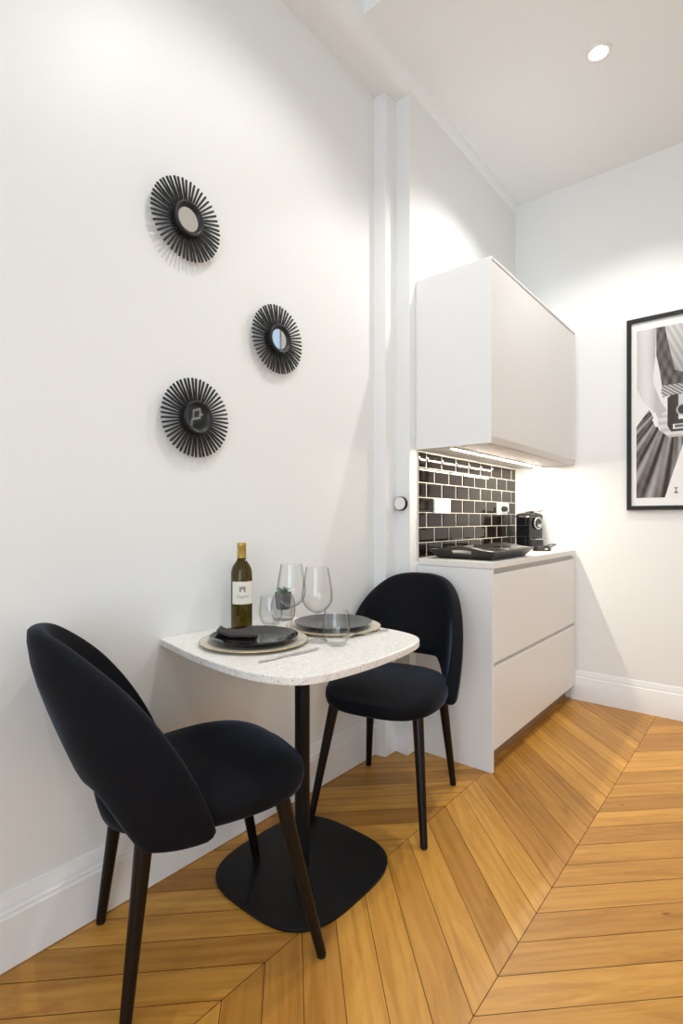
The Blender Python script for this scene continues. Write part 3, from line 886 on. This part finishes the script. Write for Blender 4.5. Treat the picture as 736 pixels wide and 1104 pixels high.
# ------------------------------------------------------------------ framed photograph
FX0, FX1, FZ0, FZ1 = -.682, .122, 1.181, 2.296
t = thing('framed_picture', 'black-framed monochrome photograph of a woman holding a camera, on the back wall', 'picture', ((FX0+FX1)/2, YB-.001, FZ0))
def fx(x): return x-(FX0+FX1)/2
bm = bmesh.new()
fw = .024
for a in ((FX0, FX0+fw, FZ0, FZ1), (FX1-fw, FX1, FZ0, FZ1), (FX0+fw, FX1-fw, FZ0, FZ0+fw), (FX0+fw, FX1-fw, FZ1-fw, FZ1)):
    box(bm, fx(a[0]), fx(a[1]), -.026, 0, a[2]-FZ0, a[3]-FZ0, bev=.0012)
link('frame', bm, M['black_wood'], t)
link('mat_board', newbox(fx(FX0+fw-.003), fx(FX1-fw+.003), -.014, -.008, fw-.003, FZ1-FZ0-fw+.003), M['matboard'], t)
# the print itself: a tone grid
PW, PH_ = FX1-FX0-.098, .972
def inpoly(x, z, P):
    r = False; j = len(P)-1
    for i in range(len(P)):
        xi, zi = P[i]; xj, zj = P[j]
        if (zi > z) != (zj > z) and x < (xj-xi)*(z-zi)/(zj-zi)+xi: r = not r
        j = i
    return r
arm = [(.003, .98), (.1, .98), (.097, .815), (.085, .69), (.09, .643), (.125, .545), (.152, .496), (.146, .451), (.11, .455), (.08, .505), (.034, .558), (.005, .633)]
bod = [(.1, .98), (.36, .98), (.36, .63), (.13, .63), (.117, .73), (.101, .814)]
hil = [(.144, .98), (.28, .98), (.30, .665), (.193, .716), (.154, .906)]
waist = [(.13, .636), (.36, .637), (.36, .575), (.159, .574), (.135, .567), (.125, .603)]
skirt_ = [(.065, .507), (.085, .47), (.115, .386), (.164, .346), (.24, .339), (.227, .284), (.183, .14), (.144, 0), (.0, 0), (.0, .415)]
cam_ = [(.156, .563), (.174, .578), (.36, .578), (.36, .372), (.174, .37), (.156, .404)]
camf = [(.208, .576), (.36, .576), (.36, .437), (.21, .437)]
lab_ = [(.182, .412), (.36, .416), (.36, .39), (.183, .383)]
hand = [(.11, .455), (.146, .491), (.159, .449), (.159, .392), (.183, .369), (.26, .373), (.26, .339), (.164, .34), (.13, .373), (.11, .409)]
rn = random.Random(11)
def tone(x0, z):
    x = x0 if x0 <= PW/2 else PW-x0
    n = .02*math.sin(x*130+z*17)*math.sin(z*53-x*31)
    c = None
    def g_(v, w=.015): return (v+w*.6, v, v-w*.2)
    if x > .184 and x < .212 and .024 < z < .056 and x0 < PW/2:      # serif capital I
        if abs(x-.198) < .0028 or ((z < .029 or z > .051) and abs(x-.198) < .009): return (.05, .05, .05)
    for (px, pz) in ((.090, .478), (.092, .446), (.103, .416), (.096, .462), (.097, .431)):
        if (x-px)**2+(z-pz)**2 < .0105**2: return g_(.86-3*abs(x-px))
    if inpoly(x, z, cam_):
        if (x-.232)**2+(z-.49)**2 < .026**2: return g_(.05)
        if (x-.232)**2+(z-.49)**2 < .034**2: return g_(.45)
        if inpoly(x, z, lab_): return g_(.80 if not (.392 < z < .408 and .192 < x < .34) else .15)
        if inpoly(x, z, camf): return g_(.70+.1*math.sin(z*20))
        return g_(.035+.02*(x-.156)/.05)
    if inpoly(x, z, hand): return g_(.62+.10*math.sin(z*160)+n, .03)
    if inpoly(x, z, arm):
        e = min(abs(x-.003), .1)/.1
        return g_(.50+.22*math.sin(min(max((x-.0)/.10, 0), 1)*PI)*1.0-.12*smoothstep(.60, .85, z)*(x/.1), .03)
    if inpoly(x, z, waist): return g_(.55 if math.sin((x*.8+z)*330) > 0 else .16)
    if inpoly(x, z, bod):
        v = .10+.05*math.sin(z*60)*math.sin(x*140)+n
        if inpoly(x, z, hil): v = .34+.22*(z-.66)/.3+.08*math.sin(x*200+z*90)
        return g_(max(v, .03), .02)
    if inpoly(x, z, skirt_):
        # folds fan out from the waist
        ang = math.atan2(x-.215, .62-z)
        rr = math.hypot(x-.215, .62-z)
        v = .17+.13*math.sin(ang*34+rr*5)+.08*math.sin(ang*77+1.3)-.05*(rr < .2)+n
        return g_(max(v, .025), .02)
    return g_(.80+.03*math.sin(z*6)+.02*x, .025)
bm = bmesh.new()
cl = bm.loops.layers.float_color.new('tone')
xs = []
x = 0
while x < PW: xs.append(x); x += .0022 if x < .26 else .007
xs.append(PW)
zs = [PH_*i/420 for i in range(421)]
pz0 = 1.251-FZ0; px0 = fx(FX0+.049)
G = [[bm.verts.new((px0+x, -.0146, pz0+z)) for z in zs] for x in xs]
for i in range(len(xs)-1):
    for j in range(len(zs)-1):
        f = bm.faces.new((G[i][j], G[i+1][j], G[i+1][j+1], G[i][j+1]))
        c = tone((xs[i]+xs[i+1])/2, (zs[j]+zs[j+1])/2)
        lin = tuple(max(v, 0.0) for v in c)
        for lp in f.loops: lp[cl] = (*lin, 1)
mp_ = mat('photo_print', (.5, .5, .5), .5, spec=.3)
at = N(mp_, 'ShaderNodeAttribute', attribute_name='tone'); L(mp_, at, 'Color', bsdf(mp_), 'Base Color')
link('print', bm, mp_, t)

# dark panel at the far right, seen only in the lowest mirror
t = thing('wall_art', 'dark panel with white outlined rectangles on the back wall, mirrored in the lowest sunburst mirror', 'picture', (1.96, YB-.001, 1.94))
link('board', newbox(-.30, .30, -.02, 0, 0, .62, bev=.002), M['black_wood'], t)
bm = bmesh.new()
for x0, x1, z0, z1 in ((-.05, .06, .385, .397), (-.062, -.050, .30, .397), (.06, .072, .30, .397), (-.062, .10, .288, .300), (.090, .102, .22, .288), (-.10, -.062, .32, .332)):
    box(bm, x0, x1, -.022, -.0202, z0, z1)
link('outline', bm, M['white_plastic'], t)

# ------------------------------------------------------------------ lights
def downlight(x, y, z, label, power, size=2.2, blend=.45):
    t = thing('ceiling_spotlight', label, 'ceiling light', (x, y, z), 0, 'recessed ceiling spotlights')
    rev('rim', [(.036, -.001), (.050, -.006), (.056, -.004), (.057, 0), (.036, 0)], M['white_plastic'], t, 40)
    rev('lens', [(0, -.0025), (.036, -.0025), (.036, -.0005), (0, -.0005)], M['bulb'], t, 40)
    ld = bpy.data.lights.new('spot_beam', 'SPOT'); ld.energy = power; ld.spot_size = size; ld.spot_blend = blend; ld.color = (1, .975, .94); ld.shadow_soft_size = .022
    lo = bpy.data.objects.new('spot_beam', ld); C.objects.link(lo); lo.parent = t; lo.location = (0, 0, -.008)
    return t
downlight(-.621, 2.582, H, 'glowing recessed ceiling spotlight above the kitchen cabinets', 72)
downlight(-.515, 1.213, HH, 'recessed ceiling spotlight over the table, outside the photograph', 64)
downlight(.9, 2.582, H, 'added fill lamp in a recessed spotlight rim right of the kitchen, out of view', 8)  # invented lamp, adds a little fill from the kitchen's right
downlight(.9, .9, HH, 'added fill lamp in a recessed spotlight rim over the room middle, out of view', 22)  # added unseen lamp, general fill for the room
downlight(-.5, -.8, HH, 'added faint fill lamp in a recessed spotlight rim behind the camera on the left, out of view', 1)  # added unseen lamp, turned down to almost nothing
downlight(.9, -.8, HH, 'added fill lamp in a recessed spotlight rim behind the camera on the right, out of view', 44)  # added unseen lamp, brightens faces turned towards the rear wall

# daylight through the tall window behind the camera
ld = bpy.data.lights.new('window_daylight', 'AREA'); ld.shape = 'RECTANGLE'; ld.size = WX1-WX0; ld.size_y = WZ1-WZ0; ld.energy = 92; ld.color = (.76, .87, 1.0)
lo = bpy.data.objects.new('window_daylight', ld); C.objects.link(lo)
lo.location = (xm, YR-.16, (WZ0+WZ1)/2); lo.rotation_euler = (PI/2, 0, 0)
lo.rotation_euler = (PI/2, 0, 0)
wd = bpy.data.worlds.new('sky'); sc.world = wd; wd.use_nodes = True
bg = wd.node_tree.nodes['Background']; bg.inputs['Color'].default_value = (.62, .80, 1, 1); bg.inputs['Strength'].default_value = 1.0

# ------------------------------------------------------------------ camera
cd = bpy.data.cameras.new('camera'); co = bpy.data.objects.new('camera', cd); C.objects.link(co)
co.location = (0, 0, 1.1292); co.rotation_euler = (PI/2, 0, .6887)
cd.sensor_width = 36; cd.sensor_fit = 'AUTO'; cd.lens = 569.585*36/1104; cd.shift_y = 7.42/1104
cd.clip_start = .02
sc.camera = co
vs = sc.view_settings
vs.view_transform = 'Standard'; vs.look = 'None'; vs.gamma = 1; vs.exposure = 0; vs.use_curve_mapping = False
sc.cycles.use_denoising = True
sc.cycles.max_bounces = 12; sc.cycles.diffuse_bounces = 6; sc.cycles.transparent_max_bounces = 24
sc.cycles.sample_clamp_indirect = 6
